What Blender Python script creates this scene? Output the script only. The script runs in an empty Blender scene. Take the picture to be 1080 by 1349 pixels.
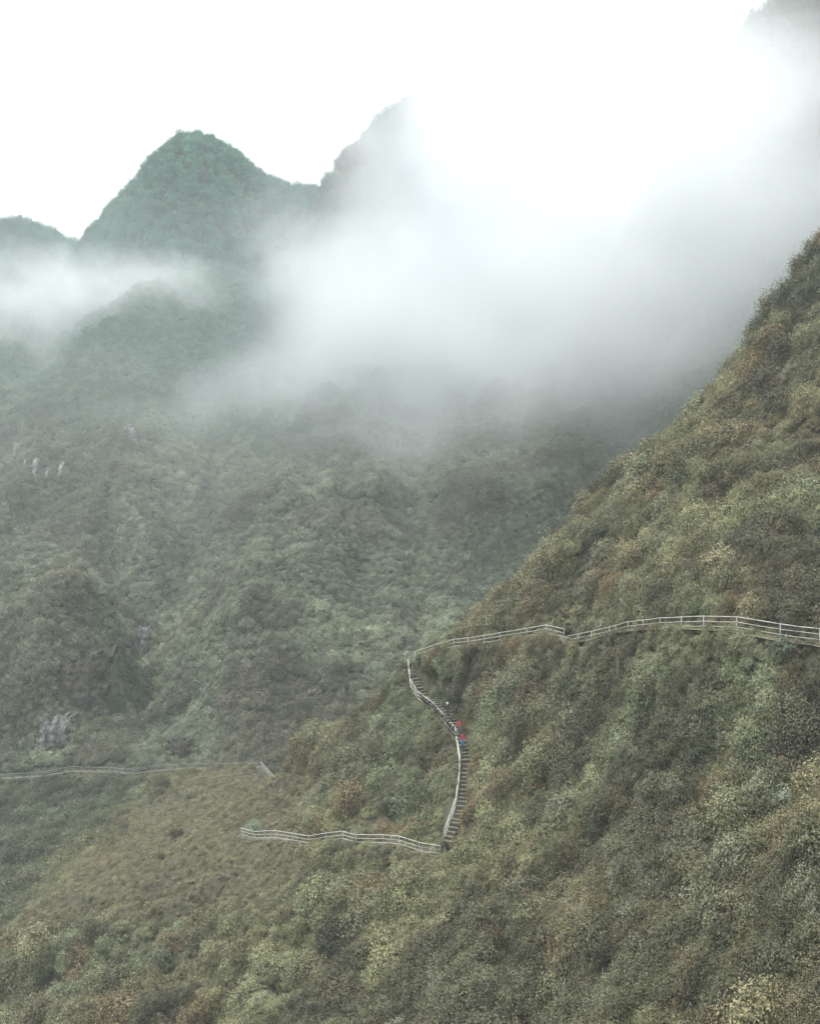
import bpy, bmesh, math, random
import numpy as np
from mathutils import Vector, Matrix, Euler, Quaternion

random.seed(7)
rng = np.random.default_rng(11)
sc = bpy.context.scene
COL = sc.collection
R = math.radians

# ------------------------------------------------------------------ camera
F = 1446.0
PITCH = R(-2.95)
cam_d = bpy.data.cameras.new('camera')
cam_d.sensor_fit = 'HORIZONTAL'
cam_d.sensor_width = 36.0
cam_d.lens = 36.0 * F / 1080.0
cam_d.clip_start = 0.5
cam_d.clip_end = 20000
cam = bpy.data.objects.new('camera', cam_d)
COL.objects.link(cam)
cam.location = (0, 0, 0)
cam.rotation_euler = (R(90) + PITCH, 0, 0)
sc.camera = cam
CP, SP = math.cos(PITCH), math.sin(PITCH)


def P(px, py, Y):
    """the world point seen at that pixel of the 1080 x 1349 photo, at distance Y north of the camera"""
    u = (px - 540.0) / F
    v = (674.5 - py) / F
    d = (u, CP - v * SP, SP + v * CP)
    t = Y / d[1]
    return (d[0] * t, Y, d[2] * t)


def to_px(x, y, z):
    f = y * CP + z * SP
    up = -y * SP + z * CP
    return 540 + F * x / f, 674.5 - F * up / f


# ------------------------------------------------------------------ noise
def _hash(ix, iy, seed):
    h = (ix.astype(np.int64) * 374761393 + iy.astype(np.int64) * 668265263 + seed * 1442695041) & 0xFFFFFFFF
    h = ((h ^ (h >> 13)) * 1274126177) & 0xFFFFFFFF
    h = h ^ (h >> 16)
    return (h & 0xFFFF) / 65535.0


def vnoise(x, y, seed=0):
    x = np.asarray(x, float); y = np.asarray(y, float)
    ix = np.floor(x); iy = np.floor(y)
    fx = x - ix; fy = y - iy
    fx = fx * fx * fx * (fx * (fx * 6 - 15) + 10); fy = fy * fy * fy * (fy * (fy * 6 - 15) + 10)
    a = _hash(ix, iy, seed); b = _hash(ix + 1, iy, seed)
    c = _hash(ix, iy + 1, seed); d = _hash(ix + 1, iy + 1, seed)
    return (a * (1 - fx) + b * fx) * (1 - fy) + (c * (1 - fx) + d * fx) * fy - 0.5


def fbm(x, y, wl, octv=4, seed=0, gain=0.5):
    s = 0; a = 1.0; t = 0
    ca, sa = math.cos(0.6), math.sin(0.6)
    x = np.asarray(x, float) / wl; y = np.asarray(y, float) / wl
    for o in range(octv):
        s = s + a * vnoise(x, y, seed + o * 17)
        t += a
        x, y = (x * ca - y * sa) * 2.03 + 5.1, (x * sa + y * ca) * 2.03 + 9.7
        a *= gain
    return s / t * 2.0          # about -1..1


def smooth(a, b, x):
    t = np.clip((x - a) / (b - a), 0, 1)
    return t * t * (3 - 2 * t)


class TPS:
    def __init__(self, pts, lam=0.05):
        pts = np.array(pts, float)
        self.c = pts[:, :2]
        n = len(pts)
        K = self._k(self.c, self.c) + lam * np.eye(n)
        Pm = np.c_[np.ones(n), self.c]
        A = np.zeros((n + 3, n + 3))
        A[:n, :n] = K; A[:n, n:] = Pm; A[n:, :n] = Pm.T
        self.w = np.linalg.solve(A, np.r_[pts[:, 2], 0, 0, 0])

    def _k(self, a, b):          # r: a biharmonic that does not overshoot much
        return -np.sqrt(((a[:, None, :] - b[None, :, :]) ** 2).sum(-1))

    def __call__(self, x, y):
        sh = np.shape(x)
        q = np.c_[np.ravel(x), np.ravel(y)]
        out = np.empty(len(q))
        for i in range(0, len(q), 20000):
            s = q[i:i + 20000]
            out[i:i + 20000] = self._k(s, self.c) @ self.w[:-3] + self.w[-3] + s @ self.w[-2:]
        return out.reshape(sh)


# ------------------------------------------------------------------ the rails (top rail, pixel + distance)
RAIL_RIGHT = [(745, 839, 113), (779, 832, 106), (827, 819.4, 98.5), (869, 813.7, 92.5), (927, 811.5, 86.5), (971, 812.4, 83), (1028, 822.5, 80), (1080, 829, 78), (1140, 842, 75.5), (1200, 855, 73)]
RAIL_MID = [(743.5, 829, 111.5), (719, 823.5, 113.5), (693.5, 828, 116), (659, 833.4, 119), (637.5, 837.4, 121), (597, 842.7, 125), (570.7, 850, 127.6), (546.7, 858.8, 129.6), (537.6, 868, 130.3)]
RAIL_STAIR = [(537.6, 868, 130.3), (540, 895, 128), (549.4, 911, 126), (569.4, 925.5, 123.3), (600, 959, 118), (605.4, 993.6, 114), (605, 1017.6, 111.8), (600, 1052, 109), (585.4, 1094, 105.6)]
RAIL_LOW = [(580, 1114.8, 103.6), (552, 1110.4, 105), (525, 1102, 107), (504.4, 1100, 108.8), (469, 1100, 112), (451.7, 1095, 114), (406.7, 1101.5, 118), (365, 1095, 123.5), (332.6, 1095.5, 128), (318, 1091, 130.5)]
RAIL_FAR = [(-60, 1022, 224), (0, 1020.7, 221), (55.6, 1017, 220), (92.6, 1010.4, 219), (140.7, 1011.5, 217), (174, 1014, 215), (200, 1009.6, 213), (240.7, 1006.7, 210), (296, 1006, 206), (343.7, 1004, 202)]
RAIL_DIP = [(343.7, 1004, 202), (350.5, 1011.5, 195), (357.4, 1018.9, 188), (367.5, 1029.5, 179)]
RH = 1.05
RAILS = dict(right=RAIL_RIGHT, mid=RAIL_MID, stair=RAIL_STAIR, low=RAIL_LOW, far=RAIL_FAR, dip=RAIL_DIP)
BASE = {k: [Vector(P(*p)) - Vector((0, 0, RH)) for p in v] for k, v in RAILS.items()}

# ------------------------------------------------------------------ terrain
near_pts = [P(*p) for p in [
    (-200, 1349, 130), (0, 1349, 116), (270, 1349, 98), (540, 1349, 79), (800, 1349, 62), (1080, 1349, 49), (1300, 1349, 44),
    (-200, 1250, 150), (0, 1240, 134), (140, 1240, 120), (270, 1210, 112), (540, 1210, 94), (800, 1210, 76), (1080, 1210, 58), (1300, 1200, 50),
    (1080, 1000, 72), (940, 1000, 80), (800, 1000, 91), (700, 1000, 103), (660, 930, 113), (900, 900, 85), (640, 1100, 99),
    (1080, 740, 92), (900, 715, 108), (750, 800, 119), (1080, 500, 118), (1000, 570, 126), (1200, 200, 135), (1300, 500, 105),
    (1080, 305, 138), (1020, 392, 141), (960, 483, 143), (890, 550, 142), (820, 610, 141), (760, 668, 139), (700, 732, 137), (640, 797, 135), (590, 838, 133),
    (520, 895, 136), (480, 925, 139), (420, 957, 145), (385, 985, 152),
    (450, 1000, 131), (400, 1046, 138), (330, 1046, 158), (366, 1050, 160), (372, 1052, 148), (300, 1090, 143), (220, 1180, 128), (400, 1150, 114),
    (260, 1040, 185), (200, 1090, 162), (140, 1140, 146), (70, 1190, 140),
    (150, 1080, 180), (100, 1120, 172), (30, 1180, 158), (0, 1215, 150), (-100, 1180, 160), (0, 1080, 192), (-100, 1080, 195), (90, 1060, 198)]]
for k, pts in BASE.items():
    near_pts += [tuple(p) for p in pts]
crest = [(1300, 60, 133), (1080, 297, 138), (1020, 385, 141), (960, 478, 143), (890, 545, 142), (820, 607, 141), (760, 665, 139), (700, 732, 137), (640, 797, 135), (590, 838, 133), (537, 880, 133), (480, 925, 140), (420, 957, 146), (385, 985, 153)]
for i, c in enumerate(crest):
    x, y, z = P(*c)
    near_pts.append((x - 3, y + 18, z - 17)); near_pts.append((x - 4, y + 45, z - 42))
near_pts += [(0, 20, -58), (60, 20, -18), (-80, 40, -95), (100, 40, 20), (-20, 235, -66), (60, 235, -75), (120, 235, -20)]
near_tps = TPS(near_pts)

PATHS = [np.array([tuple(p) for p in v]) for v in BASE.values()]


def seg_dist(x, y, off=0.0):
    """horizontal distance to the nearest rail line and the height of that line there"""
    best = np.full(np.shape(x), 1e9); zz = np.zeros(np.shape(x))
    for pl in PATHS:
        for a, b in zip(pl[:-1], pl[1:]):
            d = b[:2] - a[:2]
            L2 = max(1e-6, float(d @ d))
            t = np.clip(((x - a[0]) * d[0] + (y - a[1]) * d[1]) / L2, 0, 1)
            dd = np.hypot(x - a[0] - t * d[0], y - a[1] - t * d[1])
            m = dd < best
            best = np.where(m, dd, best)
            zz = np.where(m, a[2] + t * (b[2] - a[2]), zz)
    return best, zz


def H_near(x, y):
    base = near_tps(x, y)
    d, pz = seg_dist(x, y)
    far = smooth(1.0, 5.0, d)
    # lumps run down the slope a little, like the hummocks in the photo
    a = 0.85
    s = x * math.cos(a) + y * math.sin(a); t = -x * math.sin(a) + y * math.cos(a)
    lump = fbm(s, t * 0.6, 11, 3, 3) * 2.9 + fbm(s, t * 0.7, 4.5, 2, 8) * 1.9 + fbm(x, y, 2.2, 2, 19) * 0.5
    ridg = (1 - np.abs(fbm(s, t * 0.55, 15, 3, 41)) * 2.2) * 0.9
    calm = 1 - 0.88 * smooth(120, 150, y) * smooth(-5, -25, x)        # the dry grass is smoother
    back = smooth(150, 178, y) * (1 - smooth(212, 225, y))
    pit = smooth(0.08, 0.45, fbm(s, t * 0.7, 6.5, 3, 95)) * 2.1 + smooth(0.1, 0.5, fbm(x, y, 3.0, 2, 96)) * 0.7
    cr = smooth(122, 136, y) * smooth(-30, 5, x) * smooth(2, 6, d)
    h = base + (lump + ridg - pit + 0.5) * far * calm * (1 - 0.6 * back) * (1 - 0.55 * cr) - 1.9 * cr - 1.5 * back * smooth(0.8, 5, d)
    w = 1 - smooth(0.7, 2.0, d)
    return h * (1 - w) + (pz - 0.03) * w


mid_pts = [P(*p) for p in [
    (-150, 1005, 232), (0, 1000, 230), (40, 995, 229), (90, 1000, 227), (170, 1005, 223), (260, 1000, 219), (340, 1000, 214),
    (60, 960, 231), (60, 900, 235), (-100, 900, 236), (110, 860, 243), (60, 800, 250), (-100, 780, 258), (40, 700, 283), (-100, 680, 295), (100, 625, 325), (0, 620, 330),
    (170, 900, 262), (185, 850, 276), (205, 800, 280), (230, 930, 250), (240, 970, 232), (150, 780, 262), (250, 720, 292), (200, 660, 315), (275, 660, 322),
    (300, 900, 232), (320, 950, 224), (300, 830, 244), (350, 870, 236), (400, 900, 232), (430, 950, 224),
    (340, 770, 256), (420, 800, 250), (500, 850, 240), (560, 860, 236),
    (450, 720, 274), (520, 780, 262), (610, 790, 258), (620, 700, 280), (680, 740, 270),
    (380, 690, 290), (420, 640, 325), (500, 660, 305), (540, 680, 308), (600, 655, 310), (680, 670, 300), (750, 660, 290),
    (760, 600, 320), (840, 560, 320), (900, 520, 320), (1000, 450, 320), (1200, 380, 310),
    (450, 590, 352), (600, 600, 345), (700, 580, 345), (300, 580, 358), (150, 570, 358), (0, 555, 355), (-150, 560, 360),
    (300, 500, 388), (150, 490, 388), (0, 480, 388), (-150, 480, 390), (450, 510, 385), (600, 520, 385),
    (300, 410, 430), (150, 410, 430), (0, 410, 430), (-150, 410, 430), (450, 430, 430), (600, 450, 430)]]
mid_pts += [(-260, 240, -60), (-40, 185, -75), (20, 185, -82), (60, 190, -80), (120, 200, -60), (200, 220, 0), (80, 240, -55), (130, 260, -10),
            (-260, 480, 76), (-120, 480, 76), (0, 480, 72), (200, 480, 70)]
mid_tps = TPS(mid_pts)


def H_mid(x, y):
    h = mid_tps(x, y)
    f = smooth(205, 235, y)
    h = h + fbm(x, y * 0.5, 34, 3, 21) * 8.5 * f + fbm(x, y, 10, 3, 22) * 4.0 * f
    r = 1 - np.abs(fbm(x, y * 0.35, 24, 2, 27)) * 2
    def bump(cx, cy, rx, ry, a):
        return a * np.exp(-((x - cx) / rx) ** 2 - ((y - cy) / ry) ** 2)
    # the shaded gully above the grey cliff, its spur, and the darker fold further up
    # a natural ledge contours the slope at one height
    h = h + 3.0 * (smooth(-17, -14.5, h) - smooth(-14.5, -6, h)) * smooth(-55, -30, x)
    h = h + bump(-62, 254, 7, 15, -10) + bump(-82, 250, 9, 20, 7) + bump(-44, 246, 8, 16, 5) + bump(-60, 296, 9, 20, -9) + bump(-80, 300, 10, 24, 5)
    return h + r * 4.0 * f


def ridge_fn(px_list, Y0, s_front, s_back, rnd, seed, namp):
    pts = sorted([P(a, b, Y0)[::2] for a, b in px_list])
    xs = np.array([p[0] for p in pts]); zs = np.array([p[1] for p in pts])

    def H(x, y):
        yy = y + fbm(x, y, 90, 2, seed) * 14
        d = yy - Y0
        s = np.where(d < 0, s_front, s_back)
        z = 0
        for k in (-6, -3, 0, 3, 6):
            z = z + np.interp(x + k, xs, zs) / 5
        lat = fbm(x, y * 0.4, 45, 3, seed + 3) * namp
        fade = smooth(0, 25, np.abs(d))
        return z - s * (np.sqrt(d * d + rnd * rnd) - rnd) + lat * fade + fbm(x, y, 12, 3, seed + 9) * 2.2
    return H


H_peak = ridge_fn([(-250, 569), (-100, 529), (0, 464), (60, 394), (100, 341), (122, 309), (150, 273), (180, 249), (210, 215), (240, 191), (265, 186), (290, 195), (310, 209), (340, 236), (380, 256), (430, 258), (480, 309), (560, 409), (650, 509)], 600, 1.25, 1.3, 14, 51, 12)
H_low = ridge_fn([(-400, 330), (-150, 300), (-40, 300), (0, 296), (40, 300), (80, 313), (100, 328), (140, 360), (220, 420), (400, 520)], 780, 1.2, 1.3, 14, 71, 8)
H_cen = ridge_fn([(300, 480), (400, 310), (426, 246), (440, 222), (470, 190), (500, 157), (525, 135), (545, 128), (575, 132), (640, 170), (720, 240), (850, 330), (1000, 420)], 540, 1.5, 1.4, 10, 91, 10)
H_rgt = ridge_fn([(380, 620), (600, 580), (740, 470), (820, 330), (870, 210), (905, 135), (940, 82), (965, 45), (1040, -5), (1150, -90), (1300, -170), (1500, -200)], 400, 1.7, 1.3, 10, 111, 12)


# ------------------------------------------------------------------ materials
def new_mat(name):
    m = bpy.data.materials.new(name)
    m.use_nodes = True
    nt = m.node_tree
    nt.nodes.clear()
    return m, nt, nt.nodes.new


def ramp(nt, stops):
    r = nt.nodes.new('ShaderNodeValToRGB')
    el = r.color_ramp.elements
    while len(el) < len(stops):
        el.new(0.5)
    for e, (p, c) in zip(el, stops):
        e.position = p; e.color = (*c, 1)
    return r


def ground_mat(name, c1, c2, c3, scale):
    m, nt, N = new_mat(name)
    out = N('ShaderNodeOutputMaterial'); b = N('ShaderNodeBsdfPrincipled')
    b.inputs['Roughness'].default_value = 0.95
    geo = N('ShaderNodeNewGeometry')
    n1 = N('ShaderNodeTexNoise'); n1.inputs['Scale'].default_value = scale; n1.inputs['Detail'].default_value = 8; n1.inputs['Roughness'].default_value = 0.65
    nt.links.new(geo.outputs['Position'], n1.inputs['Vector'])
    r = ramp(nt, [(0.32, c1), (0.52, c2), (0.72, c3)])
    nt.links.new(n1.outputs['Fac'], r.inputs['Fac'])
    n2 = N('ShaderNodeTexNoise'); n2.inputs['Scale'].default_value = scale * 9; n2.inputs['Detail'].default_value = 6
    nt.links.new(geo.outputs['Position'], n2.inputs['Vector'])
    bp = N('ShaderNodeBump'); bp.inputs['Strength'].default_value = 0.8; bp.inputs['Distance'].default_value = 0.4 / scale * 0.3
    nt.links.new(n2.outputs['Fac'], bp.inputs['Height'])
    nt.links.new(bp.outputs['Normal'], b.inputs['Normal'])
    nt.links.new(r.outputs['Color'], b.inputs['Base Color'])
    nt.links.new(b.outputs['BSDF'], out.inputs['Surface'])
    return m


M_soil = ground_mat('hillside_soil', (0.03, 0.028, 0.018), (0.055, 0.055, 0.032), (0.085, 0.075, 0.045), 0.6)
M_soil_far = ground_mat('far_soil', (0.03, 0.035, 0.022), (0.055, 0.065, 0.042), (0.085, 0.09, 0.06), 0.15)
M_path = ground_mat('path_dirt', (0.08, 0.075, 0.055), (0.13, 0.12, 0.09), (0.19, 0.175, 0.14), 1.6)
M_step = ground_mat('step_stone', (0.06, 0.058, 0.045), (0.105, 0.1, 0.08), (0.17, 0.165, 0.135), 2.4)


def rock_mat(name, dark, lite, sc3=(0.9, 0.9, 0.35)):
    m, nt, N = new_mat(name)
    out = N('ShaderNodeOutputMaterial'); b = N('ShaderNodeBsdfPrincipled')
    b.inputs['Roughness'].default_value = 0.9
    geo = N('ShaderNodeNewGeometry')
    mp = N('ShaderNodeMapping'); mp.inputs['Scale'].default_value = sc3
    nt.links.new(geo.outputs['Position'], mp.inputs['Vector'])
    n1 = N('ShaderNodeTexNoise'); n1.inputs['Scale'].default_value = 1.0; n1.inputs['Detail'].default_value = 9; n1.inputs['Roughness'].default_value = 0.7
    nt.links.new(mp.outputs['Vector'], n1.inputs['Vector'])
    r = ramp(nt, [(0.38, dark), (0.5, tuple((a + c) / 2 for a, c in zip(dark, lite))), (0.6, lite)])
    nt.links.new(n1.outputs['Fac'], r.inputs['Fac'])
    bp = N('ShaderNodeBump'); bp.inputs['Strength'].default_value = 0.9; bp.inputs['Distance'].default_value = 0.6
    nt.links.new(n1.outputs['Fac'], bp.inputs['Height']); nt.links.new(bp.outputs['Normal'], b.inputs['Normal'])
    nt.links.new(r.outputs['Color'], b.inputs['Base Color']); nt.links.new(b.outputs['BSDF'], out.inputs['Surface'])
    return m


M_rock = rock_mat('limestone', (0.05, 0.05, 0.045), (0.22, 0.22, 0.21))
M_rock_pale = rock_mat('pale_limestone', (0.075, 0.095, 0.075), (0.32, 0.33, 0.32), (0.8, 0.8, 0.1))
M_rock_dark = rock_mat('brown_rock_recess_shade', (0.035, 0.032, 0.026), (0.075, 0.068, 0.056))  # brown rock, kept dark so its colour also carries a recess's shade


def leaf_mat(name, use_tint=True, col=(0.1, 0.1, 0.06)):
    m, nt, N = new_mat(name)
    out = N('ShaderNodeOutputMaterial')
    geo = N('ShaderNodeNewGeometry')
    if use_tint:
        at = N('ShaderNodeAttribute'); at.attribute_type = 'INSTANCER'; at.attribute_name = 'tint'
        csrc = at.outputs['Color']
    else:
        rgb = N('ShaderNodeRGB'); rgb.outputs[0].default_value = (*col, 1); csrc = rgb.outputs[0]
    rr = ramp(nt, [(0.0, (0.5, 0.48, 0.42)), (0.45, (0.92, 0.92, 0.88)), (0.82, (1.22, 1.2, 1.08)), (1.0, (1.65, 1.68, 1.55))])
    nt.links.new(geo.outputs['Random Per Island'], rr.inputs['Fac'])
    mx = N('ShaderNodeMix'); mx.data_type = 'RGBA'; mx.blend_type = 'MULTIPLY'; mx.inputs['Factor'].default_value = 1
    nt.links.new(csrc, mx.inputs['A']); nt.links.new(rr.outputs['Color'], mx.inputs['B'])
    b = N('ShaderNodeBsdfPrincipled'); b.inputs['Roughness'].default_value = 0.55; b.inputs['Specular IOR Level'].default_value = 0.35
    tr = N('ShaderNodeBsdfTranslucent')
    ms = N('ShaderNodeMixShader'); ms.inputs[0].default_value = 0.2
    nt.links.new(mx.outputs['Result'], b.inputs['Base Color']); nt.links.new(mx.outputs['Result'], tr.inputs['Color'])
    nt.links.new(b.outputs['BSDF'], ms.inputs[1]); nt.links.new(tr.outputs['BSDF'], ms.inputs[2])
    nt.links.new(ms.outputs['Shader'], out.inputs['Surface'])
    return m


M_leaf = leaf_mat('leaves')


def plain_mat(name, col, rough=0.6, metal=0.0, var=0.0):
    m, nt, N = new_mat(name)
    out = N('ShaderNodeOutputMaterial'); b = N('ShaderNodeBsdfPrincipled')
    b.inputs['Roughness'].default_value = rough; b.inputs['Metallic'].default_value = metal
    geo = N('ShaderNodeNewGeometry')
    n1 = N('ShaderNodeTexNoise'); n1.inputs['Scale'].default_value = 3.0; n1.inputs['Detail'].default_value = 5
    nt.links.new(geo.outputs['Position'], n1.inputs['Vector'])
    r = ramp(nt, [(0.3, tuple(c * (1 - var) for c in col)), (0.7, tuple(min(1, c * (1 + var * 0.4)) for c in col))])
    nt.links.new(n1.outputs['Fac'], r.inputs['Fac']); nt.links.new(r.outputs['Color'], b.inputs['Base Color'])
    nt.links.new(b.outputs['BSDF'], out.inputs['Surface'])
    return m


M_rail = plain_mat('rail_paint', (0.46, 0.47, 0.42), 0.5, 0, 0.35)
M_rail_old = plain_mat('weathered_rail_paint', (0.25, 0.28, 0.25), 0.7, 0, 0.4)
M_wood = plain_mat('bark', (0.09, 0.07, 0.05), 0.9, 0, 0.4)
M_skin = plain_mat('skin', (0.5, 0.3, 0.21), 0.55)
M_hair = plain_mat('hair', (0.02, 0.017, 0.015), 0.5)
M_black = plain_mat('black_cloth', (0.025, 0.03, 0.035), 0.8, 0, 0.3)
M_slate = plain_mat('slate_cloth', (0.05, 0.065, 0.08), 0.8, 0, 0.3)
M_white = plain_mat('white_cloth', (0.75, 0.75, 0.72), 0.8)
M_red = plain_mat('red_cloth', (0.55, 0.05, 0.055), 0.75, 0, 0.2)
M_pink = plain_mat('crimson_cloth', (0.5, 0.045, 0.11), 0.75, 0, 0.2)
M_blue = plain_mat('blue_cloth', (0.035, 0.16, 0.34), 0.75, 0, 0.2)
M_grey = plain_mat('grey_cloth', (0.11, 0.1, 0.115), 0.8, 0, 0.2)


# ------------------------------------------------------------------ object helpers
def link_mesh(name, verts, faces, mat, parent=None, smooth_=True):
    me = bpy.data.meshes.new(name)
    me.from_pydata(verts, [], faces)
    me.materials.append(mat)
    if smooth_:
        me.polygons.foreach_set('use_smooth', [True] * len(me.polygons))
    o = bpy.data.objects.new(name, me)
    COL.objects.link(o)
    if parent is not None:
        o.parent = parent
    return o


def tag(o, label=None, cat=None, group=None, kind=None):
    if label: o['label'] = label
    if cat: o['category'] = cat
    if group: o['group'] = group
    if kind: o['kind'] = kind
    return o


def empty(name, loc):
    o = bpy.data.objects.new(name, None)
    COL.objects.link(o)
    o.location = loc
    o.empty_display_size = 0.3
    return o


def grid_mesh(name, x0, x1, y0, y1, step, H, mat, skirt=60, keep=None):
    xs = np.arange(x0, x1 + step, step); ys = np.arange(y0, y1 + step, step)
    X, Y = np.meshgrid(xs, ys)
    Z = H(X, Y)
    nx, ny = len(xs), len(ys)
    co = np.stack([X, Y, Z], -1).reshape(-1, 3)
    i = np.arange(nx * ny).reshape(ny, nx)
    q = np.stack([i[:-1, :-1], i[:-1, 1:], i[1:, 1:], i[1:, :-1]], -1).reshape(-1, 4)
    # a skirt closes the rim downwards
    rim = np.r_[i[0, :], i[1:, -1], i[-1, -2::-1], i[-2:0:-1, 0]]
    sk = co[rim].copy(); sk[:, 2] -= skirt
    n0 = len(co)
    co = np.r_[co, sk]
    k = len(rim)
    a = np.arange(k); b = (a + 1) % k
    sq = np.stack([rim[b], rim[a], n0 + a, n0 + b], -1)
    q = np.r_[q, sq]
    me = bpy.data.meshes.new(name)
    me.vertices.add(len(co)); me.vertices.foreach_set('co', co.astype(np.float32).ravel())
    me.loops.add(len(q) * 4); me.loops.foreach_set('vertex_index', q.astype(np.int32).ravel())
    me.polygons.add(len(q)); me.polygons.foreach_set('loop_start', np.arange(len(q), dtype=np.int32) * 4)
    me.polygons.foreach_set('use_smooth', np.ones(len(q), bool))
    me.update(calc_edges=True); me.validate()
    me.materials.append(mat)
    o = bpy.data.objects.new(name, me); COL.objects.link(o)
    return o


near = tag(grid_mesh('hillside', -110, 125, 18, 236, 0.8, H_near, M_soil), kind='structure')
mid = tag(grid_mesh('valley_side', -230, 230, 180, 470, 2.0, H_mid, M_soil_far), kind='structure')
pk = tag(grid_mesh('mountain', -330, 140, 430, 760, 4, H_peak, M_soil_far, 120), kind='structure')
pl = tag(grid_mesh('distant_hill', -520, 100, 600, 900, 5, H_low, M_soil_far, 120), kind='structure')
pc = tag(grid_mesh('mountain', -130, 260, 400, 680, 4, H_cen, M_soil_far, 120), kind='structure')
pr = tag(grid_mesh('mountain', -60, 330, 270, 520, 3.5, H_rgt, M_soil_far, 120), kind='structure')
gr = link_mesh('ground', [(-1500, -300, -112), (1500, -300, -112), (1500, 1500, -112), (-1500, 1500, -112)], [(0, 1, 2, 3)], M_soil_far)
tag(gr, kind='structure')

# ------------------------------------------------------------------ leaf clumps (sources, never linked to the scene)
SRC = bpy.data.collections.new('leaf_sources')


def leaf(V, Fc, p, d, n, L, W):
    """a bent pointed leaf from p along d"""
    d = d / (np.linalg.norm(d) + 1e-9)
    s = np.cross(d, n); s = s / (np.linalg.norm(s) + 1e-9)
    up = np.cross(s, d)
    i = len(V)
    V += [tuple(p), tuple(p + d * L * 0.45 + s * W * 0.5 + up * L * 0.08), tuple(p + d * L - up * L * 0.12), tuple(p + d * L * 0.45 - s * W * 0.5 + up * L * 0.08)]
    Fc += [(i, i + 1, i + 2), (i, i + 2, i + 3)]


def rand_dir(r, zmin=-0.15):
    while True:
        v = r.normal(size=3); v /= np.linalg.norm(v)
        if v[2] > zmin:
            return v


def clump_shrub(seed, sprigs=34, per=11, L=0.17, W=0.075, h=0.85, spread=1.0, lump=0.3):
    r = np.random.default_rng(seed)
    V, Fc = [], []
    for _ in range(sprigs):
        d = rand_dir(r, -0.1)
        rad = spread * (0.55 + lump * r.random() + 0.25 * r.random())
        c = d * rad * np.array([1, 1, h])
        ax = d * 0.7 + np.array([0, 0, 0.5]) + r.normal(size=3) * 0.25
        ax /= np.linalg.norm(ax)
        for k in range(per):
            q = c + r.normal(size=3) * 0.11 * spread - ax * 0.06 * k * 0.4
            n = d * 1.0 + np.array([0, 0, 0.35]) + r.normal(size=3) * 0.33
            ld = r.normal(size=3) + ax * 0.3
            ld = ld - n * (ld @ n) / (n @ n) + n * 0.15
            s = 0.65 + 0.7 * r.random()
            leaf(V, Fc, q, ld, n, L * s, W * s)
    return V, Fc


def clump_tuft(seed, n=90, L=0.9, W=0.035, droop=0.5):
    r = np.random.default_rng(seed)
    V, Fc = [], []
    for _ in range(n):
        a = r.random() * math.tau; rr = 0.55 * math.sqrt(r.random())
        p = np.array([math.cos(a) * rr, math.sin(a) * rr, 0.0])
        b = r.random() * math.tau
        lean = 0.25 + 0.5 * r.random()
        d = np.array([math.cos(b) * lean, math.sin(b) * lean, 1.0]); d /= np.linalg.norm(d)
        s = np.array([-math.sin(b), math.cos(b), 0]) * W * (0.7 + 0.6 * r.random())
        l = L * (0.55 + 0.6 * r.random())
        i = len(V)
        q = p; seg = []
        for k in range(4):
            w = (1 - (k / 3) ** 1.5) if k < 3 else 0
            seg.append((q, w))
            q = q + d * l / 3
            d = d + np.array([math.cos(b) * 0.25, math.sin(b) * 0.25, -droop]) * (0.5 + 0.4 * k); d /= np.linalg.norm(d)
        for q, w in seg[:3]:
            V += [tuple(q + s * w), tuple(q - s * w)]
        V.append(tuple(seg[3][0]))
        Fc += [(i, i + 2, i + 3, i + 1), (i + 2, i + 4, i + 5, i + 3), (i + 4, i + 6, i + 5)]
    return V, Fc


def clump_spray(seed, stems=16, L=0.85):
    """arching stems carrying narrow leaves"""
    r = np.random.default_rng(seed)
    V, Fc = [], []
    for _ in range(stems):
        b = r.random() * math.tau
        d = np.array([math.cos(b) * 0.5, math.sin(b) * 0.5, 1.0]); d /= np.linalg.norm(d)
        q = np.array([math.cos(b), math.sin(b), 0]) * 0.3 * r.random()
        l = L * (0.7 + 0.6 * r.random())
        for k in range(9):
            q = q + d * l / 9
            d = d + np.array([math.cos(b) * 0.12, math.sin(b) * 0.12, -0.16]); d /= np.linalg.norm(d)
            for sgn in (-1, 1):
                side = np.cross(d, [0, 0, 1.0]); side /= np.linalg.norm(side) + 1e-9
                leaf(V, Fc, q, side * sgn + d * 0.6 + r.normal(size=3) * 0.3, np.array([0, 0, 1.0]) + r.normal(size=3) * 0.3, 0.2 * (1.1 - k / 14), 0.06)
    return V, Fc


def src(name, VF):
    me = bpy.data.meshes.new(name)
    me.from_pydata(VF[0], [], VF[1]); me.materials.append(M_leaf)
    o = bpy.data.objects.new(name, me); SRC.objects.link(o)
    return o


S_SHRUB = [src('a%02d_leaves' % i, clump_shrub(100 + i, sprigs=48 + 5 * i, per=12, L=0.15 + 0.02 * i, W=0.066 + 0.008 * i, h=0.7 + 0.1 * i)) for i in range(4)]
S_SPRAY = [src('b%02d_leaves' % i, clump_spray(200 + i)) for i in range(2)]
S_TUFT = [src('c%02d_leaves' % i, clump_tuft(300 + i, droop=0.35 + 0.2 * i)) for i in range(2)]
S_CROWN = [src('d%02d_leaves' % i, clump_shrub(400 + i, sprigs=70, per=11, L=0.17, W=0.1, h=1.0 + 0.25 * i, lump=0.5)) for i in range(3)]
S_BUSH = [src('e%02d_leaves' % i, clump_shrub(450 + i, sprigs=130, per=13, L=0.12 + .012 * i, W=0.052 + .006 * i, h=.85 + 0.12 * i, lump=0.5)) for i in range(4)]
# 11-14 fine-leaved bush; indices in the sorted collection: 0-3 shrub, 4-5 spray, 6-7 tuft, 8-10 crown


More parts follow.
